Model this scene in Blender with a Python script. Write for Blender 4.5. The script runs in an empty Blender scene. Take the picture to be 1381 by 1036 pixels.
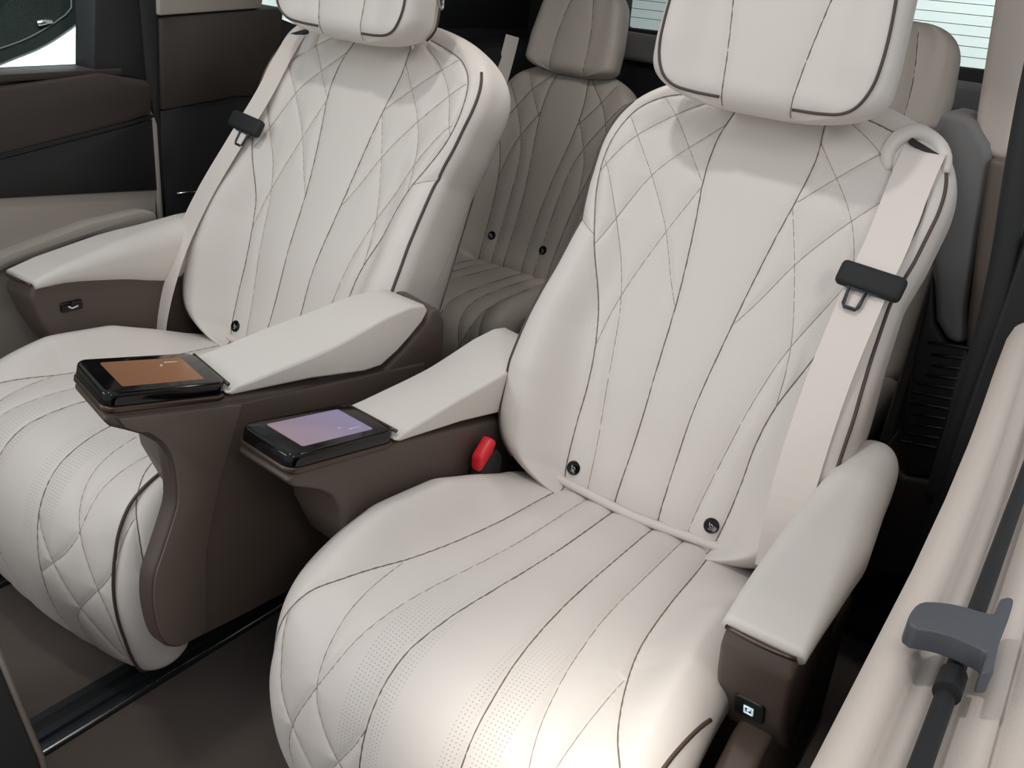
import bpy, bmesh, math
import numpy as np
from mathutils import Vector, Matrix
from mathutils.kdtree import KDTree
S = bpy.context.scene
COL = S.collection

# ------------------------------------------------------------------ materials
def srgb(r, g, b):
    def f(c):
        c /= 255.0
        return c / 12.92 if c <= .04045 else ((c + .055) / 1.055) ** 2.4
    return (f(r), f(g), f(b), 1)

def mat(name, col, rough=.5, metal=0, spec=.5, bump=0, bscale=400, coat=0, sheen=0, var=0):
    m = bpy.data.materials.new(name); m.use_nodes = True
    nt = m.node_tree; b = nt.nodes['Principled BSDF']
    b.inputs['Base Color'].default_value = col
    b.inputs['Roughness'].default_value = rough
    b.inputs['Metallic'].default_value = metal
    b.inputs['Specular IOR Level'].default_value = spec
    b.inputs['Coat Weight'].default_value = coat
    b.inputs['Sheen Weight'].default_value = sheen
    if bump or var:
        tc = nt.nodes.new('ShaderNodeTexCoord')
        n = nt.nodes.new('ShaderNodeTexNoise'); n.inputs['Scale'].default_value = bscale
        n.inputs['Detail'].default_value = 4
        nt.links.new(tc.outputs['Object'], n.inputs['Vector'])
        if bump:
            bp = nt.nodes.new('ShaderNodeBump'); bp.inputs['Strength'].default_value = bump
            bp.inputs['Distance'].default_value = .002
            nt.links.new(n.outputs['Fac'], bp.inputs['Height'])
            nt.links.new(bp.outputs['Normal'], b.inputs['Normal'])
        if var:
            mx = nt.nodes.new('ShaderNodeMixRGB'); mx.blend_type = 'MULTIPLY'
            mx.inputs['Fac'].default_value = var
            mx.inputs['Color1'].default_value = col
            nt.links.new(n.outputs['Fac'], mx.inputs['Color2'])
            nt.links.new(mx.outputs['Color'], b.inputs['Base Color'])
    return m

def leather(name, col, holes=True):
    """cream hide: fine grain, punched holes where the 'perf' attribute says so"""
    m = bpy.data.materials.new(name); m.use_nodes = True
    nt = m.node_tree; N = nt.nodes; L = nt.links; b = N['Principled BSDF']
    b.inputs['Roughness'].default_value = .48
    b.inputs['Specular IOR Level'].default_value = .35
    tc = N.new('ShaderNodeTexCoord')
    vo = N.new('ShaderNodeTexVoronoi'); vo.inputs['Scale'].default_value = 600
    L.new(tc.outputs['Object'], vo.inputs['Vector'])
    no = N.new('ShaderNodeTexNoise'); no.inputs['Scale'].default_value = 9; no.inputs['Detail'].default_value = 3
    L.new(tc.outputs['Object'], no.inputs['Vector'])
    bp = N.new('ShaderNodeBump'); bp.inputs['Strength'].default_value = .12; bp.inputs['Distance'].default_value = .0006
    L.new(vo.outputs['Distance'], bp.inputs['Height'])
    b2 = N.new('ShaderNodeBump'); b2.inputs['Strength'].default_value = .25; b2.inputs['Distance'].default_value = .01
    L.new(no.outputs['Fac'], b2.inputs['Height']); L.new(bp.outputs['Normal'], b2.inputs['Normal'])
    L.new(b2.outputs['Normal'], b.inputs['Normal'])
    b.inputs['Base Color'].default_value = col
    if holes:
        uv = N.new('ShaderNodeUVMap'); uv.uv_map = 'metres'
        sx = N.new('ShaderNodeSeparateXYZ'); L.new(uv.outputs['UV'], sx.inputs[0])
        def mth(op, a, c=None, v=None):
            n = N.new('ShaderNodeMath'); n.operation = op
            L.new(a, n.inputs[0])
            if c is not None: L.new(c, n.inputs[1])
            elif v is not None: n.inputs[1].default_value = v
            return n.outputs[0]
        P = .0062
        def cell(o):
            return mth('ABSOLUTE', mth('SUBTRACT', mth('FRACT', mth('DIVIDE', o, v=P)), v=.5))
        cx, cy = cell(sx.outputs[0]), cell(sx.outputs[1])
        d = mth('SQRT', mth('ADD', mth('POWER', cx, v=2), mth('POWER', cy, v=2)))
        dot = mth('LESS_THAN', d, v=.17)
        at = N.new('ShaderNodeAttribute'); at.attribute_name = 'perf'
        k = mth('MULTIPLY', dot, at.outputs['Fac'])
        mx = N.new('ShaderNodeMixRGB'); L.new(k, mx.inputs['Fac'])
        mx.inputs['Color1'].default_value = col
        mx.inputs['Color2'].default_value = tuple(c * .3 for c in col[:3]) + (1,)
        L.new(mx.outputs['Color'], b.inputs['Base Color'])
    return m

CREAM = srgb(216, 209, 203)
M = dict(
    cream=leather('cream_leather', CREAM),
    pad=leather('cream_armrest_leather', srgb(217, 211, 205), False),
    rear=leather('taupe_leather', srgb(166, 157, 149)),
    seam=mat('dark_seam', srgb(120, 108, 98), .7),
    stitch=mat('beige_stitch', srgb(164, 152, 139), .7),
    piping=mat('brown_piping', srgb(74, 60, 54), .5),
    brown=mat('brown_plastic', srgb(84, 72, 65), .48, bump=.15, bscale=900),
    taupe=mat('taupe_plastic', srgb(104, 92, 83), .45, bump=.1, bscale=900),
    dark=mat('dark_brown_plastic', srgb(52, 44, 40), .55),
    black=mat('black_plastic', srgb(22, 22, 24), .5),
    rubber=mat('black_rubber', srgb(26, 27, 29), .7),
    gloss=mat('piano_black', srgb(7, 7, 8), .10, spec=.4),
    chrome=mat('satin_chrome', srgb(190, 186, 180), .22, metal=1),
    bronze=mat('bronze_trim', srgb(92, 78, 69), .35, metal=.8),
    steel=mat('dark_steel', srgb(64, 70, 74), .35, metal=.7),
    carpet=mat('brown_carpet', srgb(96, 82, 75), .95, bump=.9, bscale=900, sheen=.2, var=.3),
    web=mat('beige_webbing', srgb(224, 214, 207), .6, bump=.25, bscale=1200),
    red=mat('red_button', srgb(225, 40, 52), .35),
    grey=mat('grey_hook_plastic', srgb(80, 82, 88), .45, bump=.1, bscale=1200),
    beige=mat('beige_trim', srgb(208, 196, 187), .5, bump=.2, bscale=700),
    mauve=mat('light_grey_trim', srgb(160, 152, 143), .5, bump=.1, bscale=700),
    headliner=mat('headliner_fabric', srgb(150, 142, 134), .9, bump=.3, bscale=900),
    slate=mat('slate_trim', srgb(122, 121, 121), .6, bump=.2, bscale=900),
    white=mat('white_print', srgb(235, 235, 232), .5),
    paint=mat('white_car_paint', srgb(226, 232, 230), .3, coat=.6),
    tint=mat('dark_tinted_glass', srgb(9, 13, 12), .9, spec=.05),
    backdrop=mat('showroom_white', srgb(238, 240, 238), .8),
    concrete=mat('showroom_floor_grey', srgb(160, 160, 158), .4, var=.2, bscale=3),
)
def glass(name):
    m = bpy.data.materials.new(name); m.use_nodes = True
    nt = m.node_tree; nt.nodes.clear()
    o = nt.nodes.new('ShaderNodeOutputMaterial'); mx = nt.nodes.new('ShaderNodeMixShader')
    t = nt.nodes.new('ShaderNodeBsdfTransparent'); t.inputs['Color'].default_value = (.9, .95, .94, 1)
    g = nt.nodes.new('ShaderNodeBsdfGlossy'); g.inputs['Roughness'].default_value = .02
    fr = nt.nodes.new('ShaderNodeFresnel'); fr.inputs['IOR'].default_value = 1.45
    ml = nt.nodes.new('ShaderNodeMath'); ml.operation = 'MULTIPLY'; ml.inputs[1].default_value = .25
    nt.links.new(fr.outputs[0], ml.inputs[0]); nt.links.new(ml.outputs[0], mx.inputs[0]); nt.links.new(t.outputs[0], mx.inputs[1])
    nt.links.new(g.outputs[0], mx.inputs[2]); nt.links.new(mx.outputs[0], o.inputs[0])
    return m
M['glass'] = glass('window_glass')
def screen(name, c0, c1, k):
    m = bpy.data.materials.new(name); m.use_nodes = True
    nt = m.node_tree; b = nt.nodes['Principled BSDF']
    tc = nt.nodes.new('ShaderNodeTexCoord'); sp = nt.nodes.new('ShaderNodeSeparateXYZ')
    nt.links.new(tc.outputs['Generated'], sp.inputs[0])
    r = nt.nodes.new('ShaderNodeValToRGB'); r.color_ramp.elements[0].color = c0; r.color_ramp.elements[1].color = c1
    nt.links.new(sp.outputs[1], r.inputs[0])
    b.inputs['Base Color'].default_value = (.01, .01, .01, 1); b.inputs['Roughness'].default_value = .12
    nt.links.new(r.outputs[0], b.inputs['Emission Color']); b.inputs['Emission Strength'].default_value = k
    return m
M['screen_a'] = screen('lit_screen_amber', srgb(122, 84, 60), srgb(136, 98, 72), 1.0)
M['screen_b'] = screen('lit_screen_mauve', srgb(134, 112, 124), srgb(124, 118, 150), 1.05)

# ------------------------------------------------------------------ linking helpers
def tag(o, label=None, cat=None, group=None, kind=None):
    if label: o['label'] = label
    if cat: o['category'] = cat
    if group: o['group'] = group
    if kind: o['kind'] = kind
    return o
def thing(name, label, cat, loc=(0, 0, 0), group=None):
    o = bpy.data.objects.new(name, None); COL.objects.link(o)
    o.location = loc; o.empty_display_size = .05
    return tag(o, label, cat, group)
def link(name, me, m, parent=None, smooth=True):
    """meshes are authored in world metres; a child keeps its place under its Empty"""
    o = bpy.data.objects.new(name, me); COL.objects.link(o)
    if m: me.materials.append(M[m] if isinstance(m, str) else m)
    if smooth:
        for p in me.polygons: p.use_smooth = True
    if parent:
        o.parent = parent
        if parent.type == 'EMPTY': o.matrix_parent_inverse = Matrix.Translation(-parent.location)
    return o
def mesh(verts, faces, name='m'):
    me = bpy.data.meshes.new(name)
    me.from_pydata([tuple(map(float, v)) for v in verts], [], [tuple(f) for f in faces]); me.update()
    return me
def bm_done(bm, name='m'):
    bmesh.ops.recalc_face_normals(bm, faces=bm.faces)
    me = bpy.data.meshes.new(name); bm.to_mesh(me); bm.free(); return me
def sharp(o, deg=35):
    me = o.data
    bm = bmesh.new(); bm.from_mesh(me)
    for e in bm.edges:
        if len(e.link_faces) == 2 and e.calc_face_angle(0) > math.radians(deg): e.smooth = False
    bm.to_mesh(me); bm.free(); return o
def bevel_bm(bm, w, seg=3, ang=25):
    es = [e for e in bm.edges if len(e.link_faces) == 2 and e.calc_face_angle(0) > math.radians(ang)]
    if w > 0: bmesh.ops.bevel(bm, geom=es, offset=w, segments=seg, profile=.5, affect='EDGES', clamp_overlap=True)
def extrude_poly(pts, axis, a, b, w=.004, seg=3, fn=None):
    """pts: 2-D outline in the plane across `axis`; swept from a to b, edges rounded by w"""
    bm = bmesh.new()
    def P(p, t):
        if axis == 'x': v = (t, p[0], p[1])
        elif axis == 'y': v = (p[0], t, p[1])
        else: v = (p[0], p[1], t)
        return fn(v) if fn else v
    lo = [bm.verts.new(P(p, a)) for p in pts]; hi = [bm.verts.new(P(p, b)) for p in pts]
    n = len(pts)
    bm.faces.new(lo); bm.faces.new(hi[::-1])
    for i in range(n): bm.faces.new((lo[i], hi[i], hi[(i + 1) % n], lo[(i + 1) % n]))
    bmesh.ops.recalc_face_normals(bm, faces=bm.faces)
    bevel_bm(bm, w, seg)
    return bm_done(bm)
def box(x0, x1, y0, y1, z0, z1, w=.004, seg=3):
    return extrude_poly([(y0, z0), (y1, z0), (y1, z1), (y0, z1)], 'x', x0, x1, w, seg)
def join(*mes):
    bm = bmesh.new()
    for m_ in mes: bm.from_mesh(m_); bpy.data.meshes.remove(m_)
    me = bpy.data.meshes.new('m'); bm.to_mesh(me); bm.free(); return me
def tube(pts, r, n=8, closed=False, flat=None):
    pts = [Vector(p) for p in pts]; V = []; F = []; m_ = len(pts)
    up = Vector((.13, .31, .94)).normalized(); prev = None
    for i, p in enumerate(pts):
        a = pts[(i - 1) % m_] if (closed or i) else pts[0]
        b = pts[(i + 1) % m_] if (closed or i < m_ - 1) else pts[-1]
        t = (b - a).normalized()
        s = t.cross(up if prev is None else prev)
        u = s.cross(t).normalized() if s.length > 1e-6 else up
        if prev is not None:
            u = (prev - t * prev.dot(t)).normalized()
        prev = u; s = t.cross(u).normalized()
        rr = r[i] if hasattr(r, '__len__') else r
        for k in range(n):
            a_ = 2 * math.pi * k / n
            V.append(p + (u * math.cos(a_) + s * math.sin(a_)) * rr)
    for i in range(m_ if closed else m_ - 1):
        j = (i + 1) % m_
        for k in range(n):
            F.append((i * n + k, i * n + (k + 1) % n, j * n + (k + 1) % n, j * n + k))
    if not closed:
        F.append(tuple(range(n))[::-1]); F.append(tuple((m_ - 1) * n + k for k in range(n)))
    return mesh(V, F)
def spline(pts, step=.004):
    """Catmull-Rom through pts, evenly dense"""
    P = np.array(pts, float)
    if len(P) == 2:
        n = max(2, int(np.linalg.norm(P[1] - P[0]) / step)); t = np.linspace(0, 1, n + 1)[:, None]
        return P[0] * (1 - t) + P[1] * t
    Q = np.vstack([2 * P[0] - P[1], P, 2 * P[-1] - P[-2]]); out = []
    for i in range(1, len(Q) - 2):
        p0, p1, p2, p3 = Q[i - 1:i + 3]
        n = max(2, int(np.linalg.norm(p2 - p1) / step))
        for t in np.arange(n) / n:
            out.append(.5 * (2 * p1 + (p2 - p0) * t + (2 * p0 - 5 * p1 + 4 * p2 - p3) * t * t + (3 * p1 - p0 - 3 * p2 + p3) * t ** 3))
    out.append(P[-1]); return np.array(out)
def smooth_poly(pts, step=.02):
    """closed smooth outline"""
    P = [np.array(p, float) for p in pts]; n = len(P); out = []
    for i in range(n):
        p0, p1, p2, p3 = P[i - 1], P[i], P[(i + 1) % n], P[(i + 2) % n]
        k = max(1, int(np.linalg.norm(p2 - p1) / step))
        for t in np.arange(k) / k:
            out.append(.5 * (2 * p1 + (p2 - p0) * t + (2 * p0 - 5 * p1 + 4 * p2 - p3) * t * t + (3 * p1 - p0 - 3 * p2 + p3) * t ** 3))
    return [tuple(o) for o in out]

# ------------------------------------------------------------------ upholstery: a padded body swept along a side profile
def smst(x): x = np.clip(x, 0, 1); return x * x * (3 - 2 * x)
class Pad:
    """prof(s)->(y,z),(ny,nz); hw,ue,bol,rad,thick,h0 are functions of s; seams are polylines in (u,s)"""
    def __init__(self, prof, s0, s1, hw, ue, bol, rad, thick, h0, plan=None, ease=(0, 0)):
        self.__dict__.update(prof=prof, s0=s0, s1=s1, hw=hw, ue=ue, bol=bol, rad=rad, thick=thick, h0=h0, plan=plan, ease=ease)
        self.seams = []
    def front(self, u, s):
        hw = self.hw(s); R = np.minimum(self.rad(s), .9 * hw); ue = np.minimum(self.ue(s), .6 * hw)
        au = np.minimum(np.abs(u), hw)
        r = (au - ue) / np.maximum(hw - ue, 1e-4)
        h = self.bol(s) * smst(r / .6)
        q = np.clip((au - (hw - R)) / np.maximum(R, 1e-4), 0, 1)
        return h - R * (1 - np.sqrt(np.maximum(1 - q * q, 0))) + self.h0(s)
    def pos(self, u, s, h):
        c, n = self.prof(s)
        y = c[..., 0] + n[..., 0] * h; z = c[..., 1] + n[..., 1] * h
        if self.plan is not None: y = y + self.plan(u, s)
        return np.stack([u + 0 * y, y, z], -1)
    def add_seams(self, lists):
        self.seams += [spline(l) for l in lists]
    def groove(self, U, Sv, depth=.0026, puff=.0045, wp=.02):
        pts = np.vstack(self.seams); kd = KDTree(len(pts))
        for i, p in enumerate(pts): kd.insert((p[0], p[1], 0), i)
        kd.balance()
        d = np.array([kd.find((abs(u), s, 0))[2] for u, s in zip(U.ravel(), Sv.ravel())]).reshape(U.shape)
        return -depth * np.exp(-(d / .0042) ** 2) - puff * np.exp(-(d / wp) ** 1.3), d
    def build(self, nf=200, ns=250, perf=None):
        s = np.linspace(self.s0, self.s1, ns)
        e0, e1 = self.ease          # rows packed at the ends where the outline turns over
        t = np.linspace(0, 1, ns)
        if e0 or e1:
            w = 1 + e0 * np.exp(-(t / .03) ** 2) + e1 * np.exp(-((1 - t) / .03) ** 2)
            c = np.cumsum(1 / w); c = (c - c[0]) / (c[-1] - c[0]); s = self.s0 + (self.s1 - self.s0) * c
        tau = np.linspace(-1, 1, nf); a = np.sin(tau * np.pi / 2 * .97) / np.sin(np.pi / 2 * .97)
        a = .35 * a + .65 * np.where(True, a, a)
        Sg = np.repeat(s[:, None], nf, 1); hw = self.hw(s)[:, None]
        U = hw * a[None, :]
        H = self.front(U, Sg)
        if self.seams:
            g, d = self.groove(U, Sg); fade = np.clip((1 - np.abs(a)) / .06, 0, 1)[None, :]
            H = H + g * fade
        T = self.thick(s)[:, None]
        rows = [self.pos(U, Sg, H)]
        # side (right), back, side (left)
        hr = H[:, -1:]; hl = H[:, :1]
        k = 8; tt = np.linspace(0, 1, k + 1)[1:][None, :]
        ins = np.minimum(.03, .3 * hw); low = self.h0(s)[:, None] - T
        Sk = np.repeat(s[:, None], k, 1)
        rows.append(self.pos(hw - ins * tt ** 3, Sk, hr + (low - hr) * tt))
        kb = 10; tb = np.linspace(0, 1, kb + 2)[1:-1][None, :]
        Sb = np.repeat(s[:, None], kb, 1)
        rows.append(self.pos((hw - ins) * (1 - 2 * tb), Sb, low - .012 * np.sin(np.pi * tb) * np.minimum(1, T / .05)))
        tk = tt[:, ::-1]
        rows.append(self.pos(-(hw - ins * tk ** 3), Sk, hl + (low - hl) * tk))
        G = np.concatenate(rows, 1); m_ = G.shape[1]
        V = G.reshape(-1, 3)
        I = np.arange(ns * m_).reshape(ns, m_)
        A = I[:-1]; B = I[1:]
        F = np.stack([A, np.roll(A, -1, 1), np.roll(B, -1, 1), B], -1).reshape(-1, 4)
        faces = [tuple(f) for f in F.tolist()] + [tuple(I[0][::-1].tolist()), tuple(I[-1].tolist())]
        me = bpy.data.meshes.new('pad'); me.from_pydata(V.tolist(), [], faces); me.update()
        uv = me.uv_layers.new(name='metres')
        UVv = np.zeros((ns, m_, 2)); UVv[:, :nf, 0] = U; UVv[:, :nf, 1] = Sg
        vi = np.zeros(len(me.loops), int); me.loops.foreach_get('vertex_index', vi)
        uv.data.foreach_set('uv', UVv.reshape(-1, 2)[vi].ravel())
        if perf:
            at = me.attributes.new('perf', 'FLOAT', 'POINT')
            pv = np.zeros((ns, m_)); pv[:, :nf] = perf(U, Sg) * (d > .007)
            at.data.foreach_set('value', pv.ravel())
        bm = bmesh.new(); bm.from_mesh(me); bmesh.ops.recalc_face_normals(bm, faces=bm.faces); bm.to_mesh(me); bm.free()
        return me
    def on(self, us, lift=0.):
        us = np.array(us, float); h = self.front(us[:, 0], us[:, 1])
        if self.seams:
            hwv = self.hw(us[:, 1]); fade = np.clip((1 - np.abs(us[:, 0]) / hwv) / .03, 0, 1)
            g, d = self.groove(us[:, 0], us[:, 1]); h = h + g * fade
        return self.pos(us[:, 0], us[:, 1], h + lift)
    def threads(self, lists, r, lift=.0004, n=6, step=.005):
        ms = []
        for l in lists:
            for sg in (1, -1):
                q = spline(l, step) * np.array([sg, 1])
                lim = self.hw(q[:, 1]) * .995
                ok = np.abs(q[:, 0]) <= lim
                q = q[ok]
                if len(q) > 2: ms.append(tube(self.on(q, lift), r, n))
        return join(*ms)
    def edge(self, s_list, side, h, lift=.0):
        s = np.array(s_list); u = side * (self.hw(s) + lift)
        return self.pos(u, s, h(s))

def ramp(xs, ys):
    xs = np.array(xs, float); ys = np.array(ys, float)
    g = np.linspace(xs[0], xs[-1], 400); v = np.interp(g, xs, ys)
    w = 13; k = np.hanning(w + 2)[1:-1]; k /= k.sum()
    vp = np.concatenate([np.full(w, v[0]), v, np.full(w, v[-1])]); v = np.convolve(vp, k, 'same')[w:-w]
    return lambda s: np.interp(s, g, v)
def const(c): return lambda s: c + 0 * np.asarray(s, float)
def sup(x, p): return (1 - np.clip(x, 0, 1) ** p) ** (1 / p)

# ---- backrest of the captain seats (u across, s up the recline)
RC = math.radians(23)
def line_prof(y0, z0, rc):
    d = np.array([math.sin(rc), math.cos(rc)]); n = np.array([-math.cos(rc), math.sin(rc)])
    def f(s):
        s = np.asarray(s, float)
        return np.array([y0, z0]) + s[..., None] * d, np.broadcast_to(n, s.shape + (2,))
    return f
_hwb = ramp([-.1, .08, .15, .25, .35, .45, .52, .6, .67, .9], [.318, .322, .326, .322, .312, .306, .318, .325, .325, .325])
def ends(s, lo, llo, hi, lhi, p=2.5):
    return sup((lo + llo - s) / llo, p) * sup((s - (hi - lhi)) / lhi, p)
def hw_back(s): return np.maximum(_hwb(s) * ends(s, -.075, .16, .80, .2), .004)
BACK_SEAMS_MAIN = [
    [(.075, .775), (.082, .72), (.092, .655), (.087, .58), (.073, .492), (.058, .37), (.048, .245), (.043, .15), (.043, .04), (.045, -.06)],
    [(.12, .752), (.18, .735), (.235, .712), (.274, .67), (.291, .60), (.282, .52), (.245, .42), (.208, .327), (.178, .235), (.166, .16), (.164, .08), (.158, 0), (.147, -.06)]]
BACK_SEAMS = [
    [(.222, .716), (.173, .67), (.09, .575)],
    [(.272, .665), (.242, .63), (.181, .556), (.127, .478), (.085, .394), (.058, .345)],
    [(.285, .57), (.265, .544), (.218, .46), (.165, .337), (.14, .238), (.12, .115), (.108, .03), (.1, -.06)],
    [(.287, .55), (.245, .63), (.182, .694), (.12, .735)],
    [(.24, .412), (.189, .56), (.09, .685)],
    [(.177, .225), (.17, .30), (.155, .37), (.12, .475), (.085, .565)],
    [(.304, .462), (.285, .448), (.25, .428)]]
def make_back(prof):
    p = Pad(prof, -.075, .80, hw_back, ue=ramp([-.1, .1, .3, .45, .6, .8], [.165, .168, .2, .26, .29, .29]),
            bol=ramp([-.1, .0, .15, .3, .45, .55, .8], [.03, .05, .062, .05, .022, .012, .0]),
            rad=const(.052), thick=lambda s: .006 + .16 * ends(s, -.075, .12, .80, .14),
            h0=lambda s: -.06 * (1 - ends(s, -.075, .10, .80, .12)) - .035 * smst((s - .55) / .25) + .012 * np.exp(-((s - .2) / .12) ** 2),
            ease=(6, 6))
    p.add_seams(BACK_SEAMS_MAIN + BACK_SEAMS); return p

# ---- cushion with its leg rest: profile runs from the crease forward and down
CP = spline([(.10, .445), (.03, .458), (-.15, .468), (-.33, .480), (-.45, .478), (-.535, .452), (-.585, .39), (-.603, .30), (-.595, .20), (-.565, .10), (-.53, .035)], .003)
_cl = np.concatenate([[0], np.cumsum(np.linalg.norm(np.diff(CP, axis=0), axis=1))])
CLEN = _cl[-1]
_ct = np.gradient(CP, axis=0); _ct /= np.linalg.norm(_ct, axis=1)[:, None]
def cush_prof(s):
    s = np.asarray(s, float)
    c = np.stack([np.interp(s, _cl, CP[:, i]) for i in (0, 1)], -1)
    t = np.stack([np.interp(s, _cl, _ct[:, i]) for i in (0, 1)], -1)
    t /= np.linalg.norm(t, axis=-1, keepdims=True)
    return c, np.stack([t[..., 1] * 1.0, -t[..., 0]], -1)
def hw_cush(s): return np.maximum(ramp([0, .3, .6, .8, .95, 1.2], [.305, .318, .332, .328, .315, .285])(s) * ends(s, -.04, .05, CLEN + .005, .06, 3), .01)
def cush_plan(u, s): return smst((s - .35) / .3) * .5 * np.abs(u) ** 2.2
CUSH_MAIN = [
    [(.042, .04), (.041, .13), (.044, .31), (.052, .44), (.064, .556), (.072, .62), (.076, .70), (.078, .81), (.074, .92), (.066, 1.04)],
    [(.150, .04), (.158, .125), (.166, .27), (.181, .40), (.205, .50), (.236, .59), (.270, .65), (.297, .71), (.31, .78)]]
CUSH = [
    [(.098, .04), (.1, .12), (.106, .34), (.121, .477), (.136, .57), (.149, .636), (.166, .70), (.19, .76), (.225, .84), (.245, .92), (.235, 1.05)],
    [(.197, .488), (.194, .6), (.19, .66), (.188, .705), (.18, .755), (.153, .80), (.118, .835), (.076, .875)],
    [(.285, .685), (.272, .75), (.255, .81), (.213, .865), (.172, .915), (.142, .965), (.13, 1.05)],
    [(.077, .745), (.092, .785), (.12, .835), (.152, .89), (.19, .955), (.225, 1.03)]]
def make_cushion():
    p = Pad(cush_prof, 0, CLEN, hw_cush, ue=ramp([0, .2, .4, .55, .7, 1.2], [.17, .17, .18, .22, .25, .25]),
            bol=ramp([0, .1, .2, .3, .45, .6, .75, 1.2], [-.025, -.005, .026, .052, .052, .02, .0, .0]),
            rad=ramp([0, .5, .75, 1.2], [.06, .07, .06, .05]), thick=const(.10), h0=lambda s: -.05 * (1 - ends(s, -.04, .05, CLEN + .005, .06, 3)),
            plan=cush_plan, ease=(0, 4))
    p.add_seams(CUSH_MAIN + CUSH); return p
#@@GEOM_END
# ------------------------------------------------------------------ camera
cam = bpy.data.objects.new('camera', bpy.data.cameras.new('camera')); COL.objects.link(cam)
fpx = 1244.0
Yc = np.array([900, -448, fpx]); Yc /= np.linalg.norm(Yc)
Xc = np.array([2125, 813, -fpx]); Xc = Xc / np.linalg.norm(Xc); Xc -= Yc * (Xc @ Yc); Xc /= np.linalg.norm(Xc)
Zc = np.cross(Xc, Yc)
R3 = np.array([Xc, Yc, Zc])
cm = Matrix.Identity(4)
for i in range(3):
    cm[i][0] = R3[i, 0]; cm[i][1] = -R3[i, 1]; cm[i][2] = -R3[i, 2]
cm.translation = (.547, -1.327, 1.333)
cam.matrix_world = cm
cam.data.sensor_width = 36; cam.data.lens = fpx / 1381 * 36; cam.data.clip_start = .05
S.camera = cam

# ------------------------------------------------------------------ captain seats
FX = -.94                       # sideways step from the near seat to the far one
back_prof = line_prof(.04, .50, RC)
BACK = make_back(back_prof); CUSHION = make_cushion()
def shift(me, dx):
    c = me.copy(); c.transform(Matrix.Translation((dx, 0, 0))); return c
def flip(me):
    me.transform(Matrix.Scale(-1, 4, (1, 0, 0))); me.flip_normals(); return me
def perf_back(u, s): return ((np.abs(u) > .09) & (s > .1) & (s < .74) & (np.abs(u) < .28)) * .12
def perf_cush(u, s): return (np.abs(u) > .045) * (np.abs(u) < .125) * .6 * smst((s - .42) / .2) * smst((.86 - s) / .1)
ME = {}
ME['back'] = BACK.build(200, 240, perf_back)
ME['cushion'] = CUSHION.build(200, 340, perf_cush)
ME['back_seam'] = BACK.threads(BACK_SEAMS_MAIN, .0013)
ME['back_stitch'] = BACK.threads(BACK_SEAMS, .0008)
ME['cush_seam'] = CUSHION.threads(CUSH_MAIN, .0012)
ME['cush_stitch'] = CUSHION.threads(CUSH, .0008)
def edge_h(P, k): return lambda s: P.bol(s) + P.h0(s) - P.rad(s) * k
def back_piping():
    s = np.linspace(-.02, .70, 80); h = None
    return [tube(BACK.on(np.stack([sg * (BACK.hw(s) - .014), s], 1), .001), .0032) for sg in (1, -1)]
ME['back_piping'], ME['back_piping2'] = back_piping()
def cush_piping(off):
    s = np.linspace(.50, CLEN - .02, 80)
    u = np.interp(s, [.5, .6, .67, .8, .94, 1.06, CLEN], [.295, .281, .273, .272, .27, .256, .25]) + off
    return tube(CUSHION.pos(u, s, CUSHION.front(u, s) + .0012), .0030)
ME['cush_piping'] = cush_piping(0); ME['cush_piping_near'] = cush_piping(.026)
def side_line(P, s0, t0, s1, t1, sg):
    q = []
    for k in np.linspace(0, 1, 30):
        sv = np.array(s0 + (s1 - s0) * k); t = t0 + (t1 - t0) * k; hw = P.hw(sv)
        hr = P.front(hw, sv); low = P.h0(sv) - P.thick(sv)
        q.append(P.pos(sg * (hw - np.minimum(.03, .3 * hw) * t ** 3 + .0003), sv, hr + (low - hr) * t))
    return tube(q, .0010, 6)
for k_, sg_ in (('flank_r', 1), ('flank_l', -1)): ME[k_] = side_line(BACK, .46, .80, .08, .30, sg_)
# roll of hide between cushion and backrest
ME['valance'] = tube([(x, .028 + .012 * abs(x) / .2, .468 - .006 * math.cos(x * 9)) for x in np.linspace(-.19, .23, 30)], .0085, 10)
# lower-back side flap under the bolster and seat base
def seat_base():
    return box(-.235, .235, -.44, .34, .06, .372, .03, 3)
ME['base'] = seat_base()
ME['back_shell'] = extrude_poly([(.22, .34), (.32, .36), (.54, .96), (.53, 1.03), (.47, 1.04), (.30, .56)], 'x', -.21, .21, .03, 4)

# badge: a dark button with a pale seat mark
def badge_parts(P, u, s, dx):
    c, n = P.prof(np.array(s)); base = P.on([(u, s)])[0]
    n3 = Vector((0, n[0], n[1])).normalized(); ux = Vector((1, 0, 0)); uy = n3.cross(ux).normalized()
    uy = -uy if uy.z < 0 else uy
    def disc(r0, r1, h0, h1, k=28):
        V = []; F = []
        rings = [(r0, -.004), (r0, h0), (r1, h1), (r1 * .9, h1 - .0006)]
        for (r, h) in rings:
            for i in range(k):
                a = 2 * math.pi * i / k
                V.append(Vector(base) + ux * r * math.cos(a) + uy * r * math.sin(a) + n3 * h + Vector((dx, 0, 0)))
        for j in range(3):
            for i in range(k): F.append((j * k + i, j * k + (i + 1) % k, (j + 1) * k + (i + 1) % k, (j + 1) * k + i))
        F.append(tuple(3 * k + i for i in range(k)))
        return mesh(V, F)
    def glyph(pts, h, w):
        ps = [Vector(base) + ux * a * .001 + uy * b * .001 + n3 * h + Vector((dx, 0, 0)) for a, b in pts]
        return tube(ps, w, 6)
    ring = disc(.0138, .0128, .0012, .0028)
    mark = join(glyph([(-3.5, 5), (-2.5, 0), (-1.5, -3), (5, -3.4)], .0028, .0010),
                glyph([(-2.8, 1), (1, 1.8), (4.2, .3), (5, -1.5)], .0028, .0009),
                glyph([(-4, -6), (0, -7), (4, -6)], .0028, .0008))
    return ring, mark

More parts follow.
